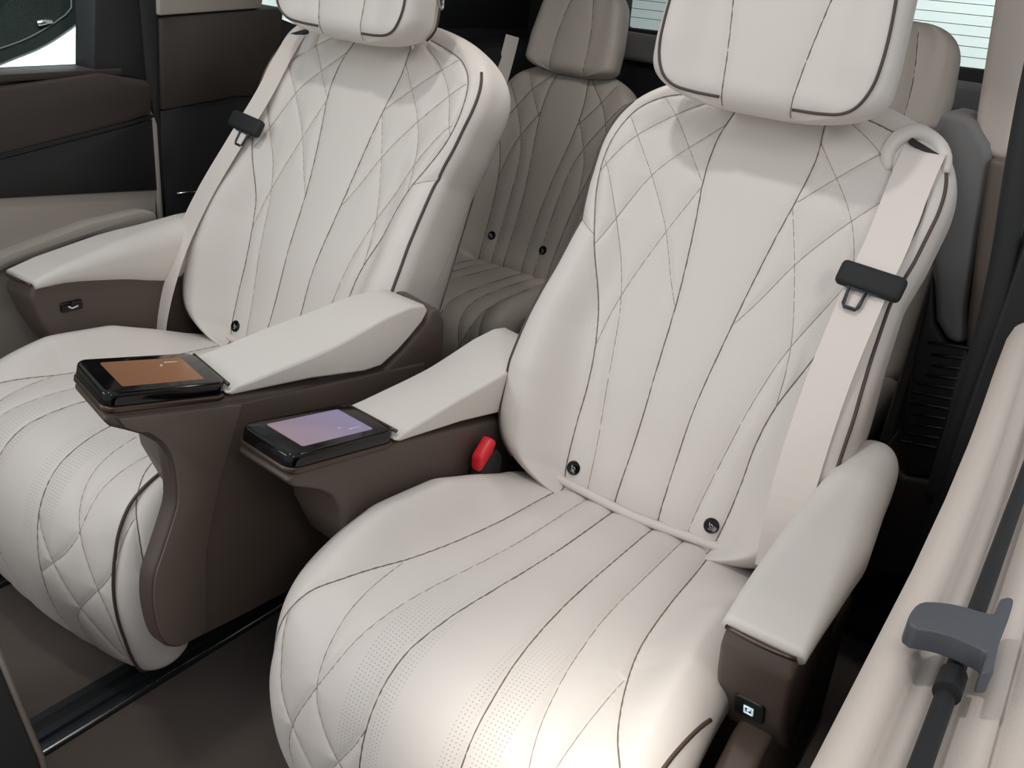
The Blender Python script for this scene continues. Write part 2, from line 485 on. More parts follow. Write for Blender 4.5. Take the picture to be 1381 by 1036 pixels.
# headrest: pillow swept up a near-vertical line with a raised centre band
HRC = math.radians(7)
HY, HZ = .200, 1.161
head_prof = line_prof(HY, HZ, HRC)
HL = .34
def hw_head(s): return np.maximum(ramp([0, .1, .25, .4], [.203, .204, .193, .177])(s) * ends(s, 0, .075, HL, .12, 2.6), .004)
HEAD = Pad(head_prof, 0.0, HL, hw_head, ue=const(.1), bol=ramp([0, .1, .3, .5], [.004, .012, .012, 0]), rad=const(.035),
           thick=lambda s: .004 + .11 * ends(s, 0, .05, HL, .08), h0=lambda s: -.05 * (1 - ends(s, 0, .05, HL, .08)), ease=(8, 4))
HEAD_SEAMS = [[(.06, .008), (.062, .05), (.07, .12), (.085, .22), (.1, .33)]]
HEAD.add_seams(HEAD_SEAMS)
ME['head'] = HEAD.build(120, 120, lambda u, s: 0 * u)
ME['head_stitch'] = HEAD.threads(HEAD_SEAMS, .0011)
def head_piping():
    ms = []
    for sg in (1, -1):
        q = spline([(.064, .020), (.11, .021), (.145, .026), (.168, .042), (.182, .075), (.185, .12), (.181, .18), (.172, .24), (.155, .29)], .006)
        q[:, 0] *= sg; ms.append(tube(HEAD.on(q, .0012), .0026))
    return ms
ME['head_piping'], ME['head_piping2'] = head_piping()
def head_back_piping(sg):
    s = np.linspace(.03, HL - .03, 40)
    return tube(HEAD.edge(s, sg, lambda s: HEAD.h0(s) - .085, -.003), .0028)
ME['posts'] = None

# --- aisle armrest, authored on the far seat's aisle side (x from -.63 seat side to -.50 aisle side)
XS, XA = -.632, -.498
def shear_tip(me):
    # the slanted joint between pad and tray: the aisle side reaches further forward
    for v in me.vertices: v.co.y -= .036 * (v.co.x - XS) / (XA - XS)
    return me
def arm_pad():
    out = [(-.434, .690), (-.42, .683), (-.25, .660), (-.115, .634), (-.070, .632), (-.025, .650), (.045, .696), (.060, .716), (.048, .730), (.01, .736), (-.06, .734), (-.2, .716), (-.41, .697)]
    d = []
    for p, q in zip(out, out[1:] + out[:1]):
        n = max(1, int(math.dist(p, q) / .03)); d += [(p[0] + (q[0] - p[0]) * i / n, p[1] + (q[1] - p[1]) * i / n) for i in range(n)]
    out = d
    bm = bmesh.new(); bm.from_mesh(extrude_poly(out, 'x', XS, XA, 0))
    bevel_bm(bm, .020, 6, 50)
    for v in bm.verts:
        k = min(1, max(0, (v.co.x - XS - .03) / (XA - XS - .03))); t = min(1, max(0, (v.co.y + .43) / .25))
        if v.co.z > .668 + .03 * (1 - t): v.co.z -= .014 * k ** 2 * t * (1 - .8 * max(0, min(1, (v.co.y + .25) / .25))) + .014 * (1 - k) * max(0, min(1, (v.co.y + .25) / .25))
    return shear_tip(bm_done(bm))
def arm_tray(dz=0):
    return [(-.405, .662), (-.655, .716), (-.674, .728), (-.676, .740), (-.655, .744), (-.41, .690)]
TS = math.atan2(.744 - .690, -.655 + .41)     # tray slope
def tray_pt(t, h):
    """along the tray from its pad end (t=0) to its tip, h above it"""
    a = np.array([-.425, .690]); b = np.array([-.632, .736]); d = b - a; L = np.linalg.norm(d); d /= L
    n = np.array([-d[1], d[0]]); n = n if n[1] > 0 else -n
    p = a + d * t * L + n * h; return (float(p[0]), float(p[1]))
def rounded_rect_tray(t0, t1, x0, x1, h0, h1, r, bev):
    a = np.array(tray_pt(t0, 0)); b = np.array(tray_pt(t1, 0)); L = np.linalg.norm(b - a)
    pts = []
    for cx, cy, a0 in ((x1 - r, L - r, 0), (x0 + r, L - r, 90), (x0 + r, r, 180), (x1 - r, r, 270)):
        for k in range(7):
            g = math.radians(a0 + 15 * k); pts.append((cx + r * math.cos(g), cy + r * math.sin(g)))
    bm = bmesh.new()
    def P(p, h):
        y, z = tray_pt(t0 + (t1 - t0) * p[1] / L, h); return (p[0], y, z)
    lo = [bm.verts.new(P(p, h0)) for p in pts]; hi = [bm.verts.new(P(p, h1)) for p in pts]
    n = len(pts); bm.faces.new(lo); bm.faces.new(hi[::-1])
    for i in range(n): bm.faces.new((lo[i], hi[i], hi[(i + 1) % n], lo[(i + 1) % n]))
    bmesh.ops.recalc_face_normals(bm, faces=bm.faces); bevel_bm(bm, bev, 3, 50)
    return shear_tip(bm_done(bm))
def arm_console():
    """brown body under pad and tray"""
    return [(.078, .708), (.060, .680), (-.010, .640), (-.075, .608), (-.25, .645), (-.42, .680), (-.625, .722), (-.640, .714), (-.628, .698), (-.605, .684), (-.580, .668), (-.555, .645), (-.540, .615), (-.535, .58), (-.50, .50), (-.42, .42), (-.10, .40), (.06, .42), (.130, .60), (.124, .670), (.105, .702)]
def aisle_armrest(parent, tr, scr_mat, blade_on):
    """tr(mesh) puts the authored mesh on its seat"""
    c = shear_tip(extrude_poly(arm_console(), 'x', XS + .004, XA - .004, .008, 3))
    a = link('aisle_armrest', tr(c), 'brown', parent); sharp(a)
    front = [tuple(p) for p in spline([(-.657, .716), (-.650, .700), (-.634, .688), (-.612, .673), (-.590, .650), (-.575, .622), (-.568, .585), (-.567, .54), (-.576, .51), (-.600, .455), (-.615, .42), (-.619, .37), (-.611, .31), (-.596, .275), (-.570, .257)], .012)]
    blade = [(-.436, .664)] + front + [(-.44, .245), (-.08, .22), (.0, .30), (.03, .60)]
    if blade_on: bl = link('blade_cover', tr(extrude_poly(blade, 'x', XA - .034, XA - .001, .007, 3)), 'brown', a)
    skin = [(-.438, .662)] + [(y + .004, z + (.003 if z < .3 else -.004 if z > .68 else 0)) for y, z in front] + [(-.52, .262), (-.515, .42), (-.485, .54)]
    if blade_on: sharp(link('blade_lit_skin', tr(extrude_poly(skin, 'x', XA - .004, XA + .002, .002, 2)), 'taupe', a))  # lighter skin: the shading difference along the blade is put into its colour
    p = link('armrest_pad', tr(arm_pad()), 'pad', a)
    tag(p, 'cream leather armrest pad')
    lipm = rounded_rect_tray(-.0, 1.03, XS, XA + .002, -.012, -.004, .022, .002)
    link('tray_rim', tr(lipm), 'bronze', a)
    t = link('touchscreen', tr(rounded_rect_tray(.02, 1.02, XS + .003, XA - .002, -.008, .016, .020, .005)), 'gloss', a)
    link('display', tr(rounded_rect_tray(.19, .86, XS + .024, XA - .022, .0155, .0168, .004, 0)), scr_mat, t, False)
    # tiny print in the corner of the display
    def dash(t0, t1, x): 
        return shear_tip(tube([(x, *tray_pt(t0, .0171)), (x, *tray_pt(t1, .0171))], .0006, 5))
    link('screen_print', tr(join(dash(.25, .37, XS + .040), dash(.41, .43, XS + .052), dash(.405, .425, XS + .049))), 'white', t)
    b0 = tray_pt(.0, .016)
    link('trim_strip', tr(shear_tip(tube([(x, b0[0] - .004, b0[1] - .003) for x in np.linspace(XS + .006, XA - .003, 10)], .0032, 8))), 'bronze', a)
    return a

# --- window armrest, authored on the near seat (x .30 inner to .405 outer)
def window_armrest(parent, tr, button, lab=None):
    X0, X1 = .298, .408
    L = .55
    wp_ = line_prof(0, 0, 0)
    def prof(q):
        q = np.asarray(q, float); y = -.352 + q; z = np.interp(q, [0, .06, .2, .4, .55], [.622, .640, .668, .695, .70])
        return np.stack([y, z], -1), np.broadcast_to(np.array([-.14, .99]), q.shape + (2,))
    W = Pad(prof, 0, L, lambda q: np.maximum(ramp([0, .1, .25, .4, .55], [.055, .058, .060, .050, .044])(q) * sup((q - (L - .09)) / .09, 2.4), .003), ue=const(.0), bol=const(0), rad=ramp([0, .1, .3, .6], [.010, .022, .045, .045]),
            thick=lambda q: .004 + ramp([0, .1, .3, .6], [.018, .050, .125, .15])(q) * sup((q - (L - .08)) / .08, 2.4), h0=lambda q: -.035 * (1 - sup((q - (L - .07)) / .07, 2.4)), ease=(0, 6))
    pm = W.build(48, 60); 
    for v in pm.vertices:
        v.co.x += .353 - .010 * max(0, min(1, (v.co.y + .1) / .28))
    body = [(-.350, .616), (-.29, .628), (-.15, .650), (.05, .672), (.13, .675), (.14, .40), (-.10, .35), (-.22, .36), (-.262, .40), (-.315, .47), (-.345, .53), (-.362, .585)]
    link('side_valance', tr(extrude_poly([(-.40, .10), (-.42, .36), (-.30, .42), (.12, .44), (.2, .10)], 'x', .335, .385, .012, 3)), 'brown', parent)
    bm_ = extrude_poly(body, 'x', X0 + .006, X1 - .006, .010, 4)
    for v in bm_.vertices:
        t = max(0, min(1, (v.co.y + .2) / .33)); v.co.x = .353 - .012 * t + (v.co.x - .353) * (1 - .42 * t)
    a = link('window_armrest', tr(bm_), 'brown', parent); sharp(a)
    tag(link('armrest_pad', tr(pm), 'pad', a), 'cream leather armrest pad')
    link('trim_strip', tr(tube([(x, -.356 - .006 * math.sin((x - X0) / .11 * math.pi), .614) for x in np.linspace(X0 + .008, X1 - .010, 10)], .0034, 8)), 'bronze', a)
    if button == 'usb':
        # socket plate on the sloping nose
        n = Vector((0, -.894, -.447)); c = Vector((.354, -.3230, .486)); ux = Vector((1, 0, 0)); uy = Vector((0, -.447, .894))
        def plate(w, h, h0, h1, r, bev):
            bm = bmesh.new(); pts = []
            for sx, sy, a0 in ((1, 1, 0), (-1, 1, 90), (-1, -1, 180), (1, -1, 270)):
                for k in range(5):
                    g = math.radians(a0 + 22.5 * k); pts.append((sx * (w / 2 - r) + r * math.cos(g), sy * (h / 2 - r) + r * math.sin(g)))
            lo = [bm.verts.new(c + ux * p[0] + uy * p[1] + n * h0) for p in pts]; hi = [bm.verts.new(c + ux * p[0] + uy * p[1] + n * h1) for p in pts]
            bm.faces.new(lo); bm.faces.new(hi[::-1]); m_ = len(pts)
            for i in range(m_): bm.faces.new((lo[i], hi[i], hi[(i + 1) % m_], lo[(i + 1) % m_]))
            bmesh.ops.recalc_face_normals(bm, faces=bm.faces); bevel_bm(bm, bev, 2, 50); return bm_done(bm)
        f = link('usb_socket', tr(plate(.042, .052, -.012, .0045, .008, .002)), 'black', a)
        g = [(-5.5, 9), (5.5, 9), (5.5, -9), (-5.5, -9)]
        pts = [c + ux * p[0] * .001 + uy * p[1] * .001 + n * .005 for p in g]
        link('usb_mark', tr(join(tube(pts, .0016, 6, True), tube([c + ux * -.001 + uy * -.0045 + n * .005, c + ux * -.001 + uy * .002 + n * .005, c + ux * .003 + uy * .002 + n * .005], .0013, 6))), 'usb_glow', f)
    else:
        cx = -.10 if button is None else button
        f = link('seat_switch', tr(extrude_poly([(X0 - .0, .540), (X0 + .010, .540), (X0 + .010, .562), (X0 - .0, .562)], 'y', -.300, -.250, .004, 2)), 'gloss', a)
        link('switch_mark', tr(tube([(X0 - .0008, -.285, .553), (X0 - .0008, -.277, .547), (X0 - .0008, -.263, .550)], .0015, 6)), 'white', f)
    return a
m_ = mat('usb_glow', srgb(200, 225, 230), .4); m_.node_tree.nodes['Principled BSDF'].inputs['Emission Color'].default_value = (.7, .9, 1, 1)
m_.node_tree.nodes['Principled BSDF'].inputs['Emission Strength'].default_value = .5; M['usb_glow'] = m_  # slight glow put into the pale socket mark

def captain_seat(dx, mirrored, label, scr, arm_tr, win_tr):
    r = thing('captain_seat', label, 'car seat', (dx, 0, 0), 'second row captain seats')
    def sh(k): return shift(ME[k], dx)
    cu = link('cushion', sh('cushion'), 'cream', r)
    link('seam', sh('cush_seam'), 'seam', cu); link('stitching', sh('cush_stitch'), 'stitch', cu)
    tag(link('piping', sh('cush_piping' if mirrored else 'cush_piping_near'), 'piping', cu), 'dark brown piping')
    link('valance', sh('valance'), 'cream', cu)
    bk = link('backrest', sh('back'), 'cream', r)
    link('seam', sh('back_seam'), 'seam', bk); link('stitching', sh('back_stitch'), 'stitch', bk)
    for k in ('back_piping', 'back_piping2'): tag(link('piping', sh(k), 'piping', bk), 'dark brown piping')
    for k in ('flank_r', 'flank_l'): link('side_stitching', sh(k), 'stitch', bk)
    link('back_shell', sh('back_shell'), 'dark', r)
    link('seat_base', sh('base'), 'dark', r)
    for u in (-.14, .14):
        a, b = badge_parts(BACK, u, .0, dx)
        o = link('badge', a, 'gloss', r); link('badge_mark', b, 'chrome', o)
    h = link('headrest', sh('head'), 'cream', r)
    link('stitching', sh('head_stitch'), 'seam', h)
    for k in ('head_piping', 'head_piping2'): link('piping', sh(k), 'piping', h)
    ai = 1 if mirrored else -1
    link('piping', shift(head_back_piping(ai), dx), 'piping', h)
    for sg in (-1, 1):
        link('headrest_post', tube([(dx + .085 * sg, .375, 1.06), (dx + .085 * sg, .345, 1.22)], .007, 12), 'chrome', r)
    # side pull: a slim metal loop on the flank of the headrest
    sx = dx + .197 * ai
    link('release_loop', tube([Vector((sx + .002 * ai, .30, 1.268)) + Vector((.004 * math.sin(a) ** 2, .008 * math.cos(a), .022 * math.sin(a))) for a in np.linspace(0, 2 * math.pi, 20, endpoint=False)], .0025, 8, True), 'chrome', h)
    aisle_armrest(r, arm_tr, scr, mirrored)
    window_armrest(r, win_tr, None if mirrored else 'usb')
    return r
ident = lambda me: me
# far seat: armrests where they were authored / mirrored across its own centre
def mirror_about(cx, me):
    me.transform(Matrix.Translation((2 * cx, 0, 0)) @ Matrix.Scale(-1, 4, (1, 0, 0))); me.flip_normals(); return me
def far_win(me):
    mirror_about(FX / 2, me); me.transform(Matrix.Translation((0, .01, .022))); return me
far = captain_seat(FX, True, 'far cream captain seat beside the dark sliding door, its armrest screen glowing amber', 'screen_a',
                   ident, far_win)
def near_arm(me):
    mirror_about(FX / 2, me); me.transform(Matrix.Translation((0, .145, -.078)))
    for v in me.vertices:
        v.co.y += .048 * (-.308 - v.co.x) / .134 + .008
        if v.co.y < -.26: v.co.z -= .03 * (-.26 - v.co.y); v.co.y = -.26 + (v.co.y + .26) * 1.12
    return me
near = captain_seat(0, False, 'near cream captain seat filling the foreground, its armrest screen glowing mauve', 'screen_b', near_arm, ident)

# buckle on the inner flank of the near seat
bk = link('belt_buckle', extrude_poly([(-.080, .38), (-.010, .38), (-.004, .492), (-.026, .514), (-.068, .487)], 'x', -.300, -.268, .008, 3), 'rubber', near); sharp(bk)
tag(link('release_button', extrude_poly([(-.072, .478), (-.036, .506), (-.026, .528), (-.040, .540), (-.074, .510)], 'x', -.297, -.272, .006, 3), 'red', bk), 'red release button')

# ------------------------------------------------------------------ seat belts
def ribbon(pts, width, wdir, th=.0016):
    V = []; F = []
    n = len(pts)
    for i, p in enumerate(pts):
        p = Vector(p); a = Vector(pts[max(0, i - 1)]); b = Vector(pts[min(n - 1, i + 1)])
        t = (b - a).normalized(); w = Vector(wdir[i] if isinstance(wdir, list) else wdir); w = (w - t * w.dot(t)).normalized(); nn = t.cross(w)
        for sx, sn in ((-1, -1), (1, -1), (1, 1), (-1, 1)): V.append(p + w * sx * width / 2 + nn * sn * th / 2)
    for i in range(n - 1):
        for k in range(4): F.append((i * 4 + k, i * 4 + (k + 1) % 4, i * 4 + 4 + (k + 1) % 4, i * 4 + 4 + k))
    F.append((3, 2, 1, 0)); F.append(tuple(4 * (n - 1) + k for k in range(4)))
    me = mesh(V, F)
    bm = bmesh.new(); bm.from_mesh(me); bmesh.ops.recalc_face_normals(bm, faces=bm.faces); bm.to_mesh(me); bm.free()
    return me
bn = Vector((0, -math.cos(RC), math.sin(RC))); bd = Vector((0, math.sin(RC), math.cos(RC)))
def bp(u, v, w): return Vector((u, .04, .50)) + bd * v + bn * w
def ps(u, v, lift):
    return Vector(BACK.on([(u, v)])[0]) + bn * lift
def frame_box(c, ax, ay, az, sx, sy, sz, w):
    me = box(-sx / 2, sx / 2, -sy / 2, sy / 2, -sz / 2, sz / 2, w, 3)
    m4 = Matrix((ax, ay, az)).transposed().to_4x4(); m4.translation = c; me.transform(m4); return me
def seat_belt(dx, mir, label, path, w, stop, tongue_t):
    r = thing('seat_belt', label, 'seat belt', (dx, .1, .5), 'second row seat belts')
    def mv(me):
        if mir: me.transform(Matrix.Scale(-1, 4, (1, 0, 0))); me.flip_normals()
        me.transform(Matrix.Translation((dx, 0, 0))); return me
    q = spline([tuple((ps if i < 4 else bp)(*p)) for i, p in enumerate(path)], .02)
    link('webbing', mv(ribbon([tuple(p) for p in q], w, (1, 0, 0))), 'web', r, False)
    a = bp(*stop[0]); b = bp(*stop[1]); t = (a - b).normalized()
    ax = (Vector((1, 0, 0)) - t * t.x).normalized(); az = ax.cross(t).normalized()
    ax2 = (ax * math.cos(-.02) + t * math.sin(-.02)).normalized(); ty = az.cross(ax2)
    az = az if az.dot(bn) > 0 else -az
    ctr = a
    tg = link('belt_tongue', mv(frame_box(ctr, ax2, ty, ax2.cross(ty), .106, .042, .022, .009)), 'rubber', r)
    # metal plate with its slot
    pl = []
    c0 = ctr - t * .036 - ax * .012 + az * .004
    loop = [c0 + ax * x + t * y for x, y in ((-.014, .018), (.014, .018), (.012, -.012), (.009, -.017), (-.009, -.017), (-.012, -.012))]
    link('metal_plate', mv(join(tube(loop, .0032, 6, True), frame_box(ctr - t * .017 - ax * .006 + az * .004, ax, t, ax.cross(t), .05, .012, .003, .001))), 'steel', tg)
    return r
seat_belt(0, False, 'cream seat belt hanging down the window side of the near captain seat, black tongue showing',
          [(.256, .706, -.004), (.256, .699, .005), (.256, .64, .007), (.258, .54, .012), (.256, .46, .040), (.254, .30, .064), (.260, .15, .074), (.268, .06, .070), (.275, -.02, .05)], .067,
          ((.259, .468, .044), (.255, .39, .055)), 0)
seat_belt(FX, True, 'cream seat belt hanging down the window side of the far captain seat, black tongue edge-on',
          [(.256, .706, -.004), (.256, .699, .005), (.256, .64, .007), (.258, .54, .012), (.274, .42, .042), (.294, .28, .066), (.298, .15, .086), (.298, .05, .090), (.303, -.04, .078), (.306, -.10, .06)], .055,
          ((.266, .46, .036), (.275, .39, .042)), 0)
# belt guides set into the shoulders
def belt_guide(parent, dx, mir):
    P = [ps(.212, .662, -.006), ps(.202, .69, .001), ps(.208, .718, .003), ps(.232, .735, .003), ps(.266, .726, .003), ps(.287, .704, .002), ps(.296, .676, -.005)]
    q = spline([tuple(p) for p in P], .008); n = len(q); rr = [.009 + .005 * math.sin(math.pi * i / (n - 1)) for i in range(n)]
    me = tube(q, rr, 12)
    e0 = ps(.228, .718, .004); e1 = ps(.284, .697, .004); xa = (e1 - e0).normalized(); za = bn - xa * bn.dot(xa); za.normalize()
    sl = frame_box((e0 + e1) / 2, xa, za.cross(xa), za, .060, .010, .012, .002)
    for m2, nm, mt in ((me, 'belt_guide', 'cream'), (sl, 'belt_slot', 'black')):
        if mir: m2.transform(Matrix.Scale(-1, 4, (1, 0, 0))); m2.flip_normals()
        m2.transform(Matrix.Translation((dx, 0, 0)))
    g = link('belt_guide', me, 'cream', parent); link('belt_slot', sl, 'black', g)
belt_guide(near, 0, False); belt_guide(far, FX, True)

# ------------------------------------------------------------------ third row
RR = math.radians(21)
RPROF = line_prof(1.035, .50, RR)
def hw_rear(s): return np.maximum(ramp([-.1, .1, .3, .5, .7], [.262, .272, .262, .245, .235])(s) * ends(s, -.05, .08, .64, .14), .004)
def make_rear_back():
    p = Pad(RPROF, -.05, .64, hw_rear, ue=const(.15), bol=ramp([-.1, .1, .35, .6], [.02, .03, .025, .0]), rad=const(.04),
            thick=lambda s: .006 + .10 * ends(s, -.05, .08, .64, .10), h0=lambda s: -.045 * (1 - ends(s, -.05, .08, .64, .10)), ease=(5, 5))
    p.add_seams(R_MAIN + R_ST); return p
R_MAIN = [[(.055, .62), (.07, .52), (.065, .42), (.045, .28), (.035, .14), (.035, -.04)], [(.215, .47), (.185, .38), (.15, .25), (.135, .1), (.13, -.04)]]
R_ST = [[(.16, .6), (.12, .53), (.07, .46)], [(.21, .55), (.15, .46), (.1, .35), (.085, .22), (.08, -.04)], [(.2, .40), (.14, .52), (.07, .6)], [(.15, .24), (.13, .36), (.07, .48)]]
RB = make_rear_back()
RCP = spline([(1.08, .475), (1.0, .485), (.80, .49), (.66, .485), (.59, .455), (.56, .40), (.555, .32), (.57, .22)], .004)
_rl = np.concatenate([[0], np.cumsum(np.linalg.norm(np.diff(RCP, axis=0), axis=1))]); RLEN = _rl[-1]
_rt = np.gradient(RCP, axis=0); _rt /= np.linalg.norm(_rt, axis=1)[:, None]
def rc_prof(s):
    s = np.asarray(s, float)
    c = np.stack([np.interp(s, _rl, RCP[:, i]) for i in (0, 1)], -1); t = np.stack([np.interp(s, _rl, _rt[:, i]) for i in (0, 1)], -1)
    t /= np.linalg.norm(t, axis=-1, keepdims=True); return c, np.stack([t[..., 1], -t[..., 0]], -1)
def hw_rc(s): return .275 * ends(s, -.05, .06, RLEN + .01, .05) + .002
RCU = Pad(rc_prof, 0, RLEN, hw_rc, ue=const(.16), bol=ramp([0, .2, .5, .7, .9], [.02, .035, .03, .0, .0]), rad=const(.045), thick=const(.08), h0=const(0), plan=lambda u, s: smst((s - .3) / .2) * .5 * np.abs(u) ** 2)
RC_ST = [[(.14, .02), (.15, .2), (.165, .38), (.2, .5), (.25, .6)], [(.04, .02), (.045, .25), (.06, .45), (.075, .6), (.07, .75)], [(.09, .02), (.1, .3), (.12, .45), (.15, .56), (.2, .68)], [(.17, .4), (.17, .5), (.15, .58), (.1, .66)]]
RCU.add_seams(RC_ST)
RH = Pad(line_prof(1.20, 1.072, math.radians(14)), 0, .275, lambda s: np.maximum(ramp([0, .1, .25], [.160, .158, .135])(s) * ends(s, 0, .04, .275, .09), .004), ue=const(.08),
         bol=const(.006), rad=const(.03), thick=lambda s: .004 + .09 * ends(s, 0, .04, .275, .07), h0=lambda s: -.04 * (1 - ends(s, 0, .04, .275, .07)), ease=(6, 4))
RH_ST = [[(.06, .005), (.06, .08), (.05, .16), (.03, .245)]]; RH.add_seams(RH_ST)
RM = dict(back=RB.build(120, 120, lambda u, s: 0 * u), cush=RCU.build(110, 130, lambda u, s: 0 * u), head=RH.build(70, 70, lambda u, s: 0 * u),
          bs=RB.threads(R_MAIN, .0015), bt=RB.threads(R_ST, .0012), ct=RCU.threads(RC_ST, .0013), ht=RH.threads(RH_ST, .0012))
M['rseam'] = mat('taupe_stitch', srgb(92, 84, 76), .8)
for k, (cx, lb) in enumerate(((-.963, 'taupe third row seat seen between the two captain seats, headrest whole in view'),
                              (-.03, 'taupe third row seat hidden behind the near captain seat but for its headrest edge'))):
    r = thing('rear_passenger_seat', lb, 'car seat', (cx, 1.0, 0), 'third row seats')
    b = link('backrest', shift(RM['back'], cx), 'rear', r); link('seam', shift(RM['bs'], cx), 'rseam', b); link('stitching', shift(RM['bt'], cx), 'rseam', b)
    c = link('cushion', shift(RM['cush'], cx), 'rear', r); link('stitching', shift(RM['ct'], cx), 'rseam', c)
    h = link('headrest', shift(RM['head'], cx), 'rear', r); link('stitching', shift(RM['ht'], cx), 'rseam', h)
    link('seat_base', box(cx - .24, cx + .24, .62, 1.2, .0, .42, .02), 'dark', r)
    for u in (-.105, .090):
        a_, m2 = badge_parts(RB, u, .066, cx); o = link('badge', a_, 'gloss', r); link('badge_mark', m2, 'chrome', o)
md = thing('rear_passenger_seat', 'narrow taupe middle backrest of the third row, without a headrest', 'car seat', (-.4675, 1.0, 0), 'third row seats')
link('backrest', extrude_poly([(1.06, .42), (1.24, .92), (1.285, 1.05), (1.33, 1.09), (1.39, 1.08), (1.40, 1.03), (1.20, .42)], 'x', -.615, -.32, .025, 4), 'rear', md)
link('cushion', extrude_poly([(.60, .25), (.58, .42), (.64, .475), (1.08, .475), (1.08, .25)], 'x', -.615, -.32, .025, 4), 'rear', md)
link('seat_base', box(-.60, -.335, .66, 1.2, .0, .28, .01), 'dark', md)
# third-row belt by the dark quarter panel
rb = thing('rear_belt', 'pale belt strap by the dark quarter panel, left of the third row seat', 'seat belt', (-1.2, 1.2, .5))
link('webbing', ribbon([(-1.27, 1.36, 1.14), (-1.265, 1.33, 1.06), (-1.255, 1.28, .95), (-1.255, 1.25, .88)], .045, (.8, .6, 0)), 'web', rb, False)
bu = thing('stowed_buckle', 'pale belt end with a buckle stowed low beside the third row seat', 'buckle', (-1.2, 1.1, .5))
link('webbing', ribbon([(-1.275, 1.08, .70), (-1.265, 1.05, .60), (-1.25, 1.03, .52), (-1.25, 1.03, .30), (-1.25, 1.03, .003)], .04, (.8, .6, 0)), 'web', bu, False)
link('buckle', box(-1.27, -1.23, 1.0, 1.028, .50, .545, .006), 'taupe', bu)

# ------------------------------------------------------------------ cabin: floor, walls, doors
def st(name, me, m, parent=None, smooth=False, label=None):
    o = link(name, me, m, parent, smooth)
    if not parent: o['kind'] = 'structure'
    return o
st('floor', box(-1.62, .62, -2.4, 1.95, -.06, 0, .0), 'carpet')
st('ceiling', extrude_poly([(-1.42, 1.62), (-.9, 1.68), (-.1, 1.68), (.42, 1.62), (.42, 1.66), (-.1, 1.73), (-.9, 1.73), (-1.42, 1.66)], 'y', .22, 1.75, .0), 'headliner')  # unseen roof, its extent chosen to shade the third row
# seat rails let into the carpet
def rail(x, label):
    r = thing('seat_rail', label, 'seat rail', (x, -.2, 0), 'seat rails')
    prof = [(-.048, 0), (-.048, .006), (-.030, .008), (-.026, .002), (-.008, .002), (-.004, .010), (.012, .010), (.014, .003), (.026, .003), (.030, .009), (.046, .007), (.046, 0)]
    link('rail_channel', extrude_poly([(x + a, b) for a, b in prof], 'y', -1.5, .45, 0), 'steel', r, False)
    link('slot', box(x - .028, x - .006, -1.5, .45, .001, .004, 0), 'black', r, False)
    link('rail_edge', tube([(x + .042, -1.5, .008), (x + .042, .45, .008)], .0032, 6), 'chrome', r)
rail(-.735, 'dark steel seat rail running across the carpet under the far captain seat, aisle side')
rail(-1.225, 'dark steel seat rail at the window side of the far captain seat, barely showing')

# far side: sliding door, pillar and quarter trim
D = -1.45
def yz(name, pts, m, x0, x1, w=.004, parent=None, smooth=True):
    return sharp(st(name, extrude_poly(pts, 'x', x0, x1, w, 2), m, parent, smooth))
dr = bpy.data.objects.new('door_1', None); COL.objects.link(dr); dr.location = (D, -.4, .4); dr['kind'] = 'structure'
yz('door_shell', [(-1.5, .05), (.11, .05), (.118, .65), (.108, .93), (.10, 1.0), (-1.5, .985)], 'mauve', D - .08, D, .006, dr)
yz('belt_trim', [(-1.5, .70), (-.271, .863), (.03, .911), (.095, .926), (.098, .995), (.085, 1.003), (-.03, 1.022), (-.256, .998), (-1.5, .92)], 'dark', D - .06, D + .022, .012, dr)
yz('joint_strip', [(-1.5, .690), (-.271, .852), (.03, .900), (.104, .917), (.104, .924), (.03, .911), (-.271, .864), (-1.5, .705)], 'black', D - .05, D + .012, .001, dr)  # black strip along the joint below the belt trim
yz('insert_panel', [(-1.5, .70), (-.283, .766), (.112, .738), (.106, .905), (.03, .893), (-.271, .848), (-1.5, .69)][:], 'black', D - .05, D + .006, .002, dr) if False else None
yz('insert_panel', [(-1.5, .82), (-.283, .766), (.112, .738), (.106, .912), (.03, .898), (-.271, .850), (-1.5, .86)], 'black', D - .05, D + .008, .002, dr)
lip = [(-1.5, .50), (-.60, .56), (-.297, .650), (-.10, .690), (.04, .700), (.085, .690), (.088, .655), (.06, .655), (-.10, .655), (-.297, .618), (-.60, .52), (-1.5, .46)]
yz('pull_ledge', lip, 'mauve', D - .03, D + .035, .012, dr)
yz('edge_strip', [(.108, .64), (.118, .64), (.112, .90), (.100, .93)], 'mauve', D - .02, D + .012, .003, dr)
yz('door_sill', [(-1.5, .985), (.03, 1.03), (.03, 1.015), (-1.5, .97)], 'dark', D - .09, D + .004, .002, dr)
win = bpy.data.objects.new('window_1', None); COL.objects.link(win); win.location = (D, -.5, 1.2); win['kind'] = 'structure'
yz('pane', [(-1.5, .98), (-.03, 1.025), (-.03, 1.55), (-1.5, 1.55)], 'glass', D - .072, D - .066, 0, win, False)
yz('window_post', [(-.036, 1.025), (-.022, 1.17), (-.01, 1.62), (.13, 1.62), (.10, 1.18), (.105, .99), (.07, 1.004), (-.03, 1.022)], 'black', D - .08, D - .004, .006, win)
yz('trim_1', [(.100, .60), (.110, .93), (.098, 1.0), (.09, 1.18), (.10, 1.62), (.16, 1.62), (.135, 1.14), (.13, .93), (.14, .60)], 'rubber', D - .08, D + .002, .006)
wl = bpy.data.objects.new('wall_left', None); COL.objects.link(wl); wl.location = (D, .4, .4); wl['kind'] = 'structure'
yz('quarter_panel', [(.13, .93), (.136, 1.145), (.43, 1.172), (.52, 1.18), (.50, .95), (.36, .955)], 'dark', D - .08, D + .010, .008, wl)
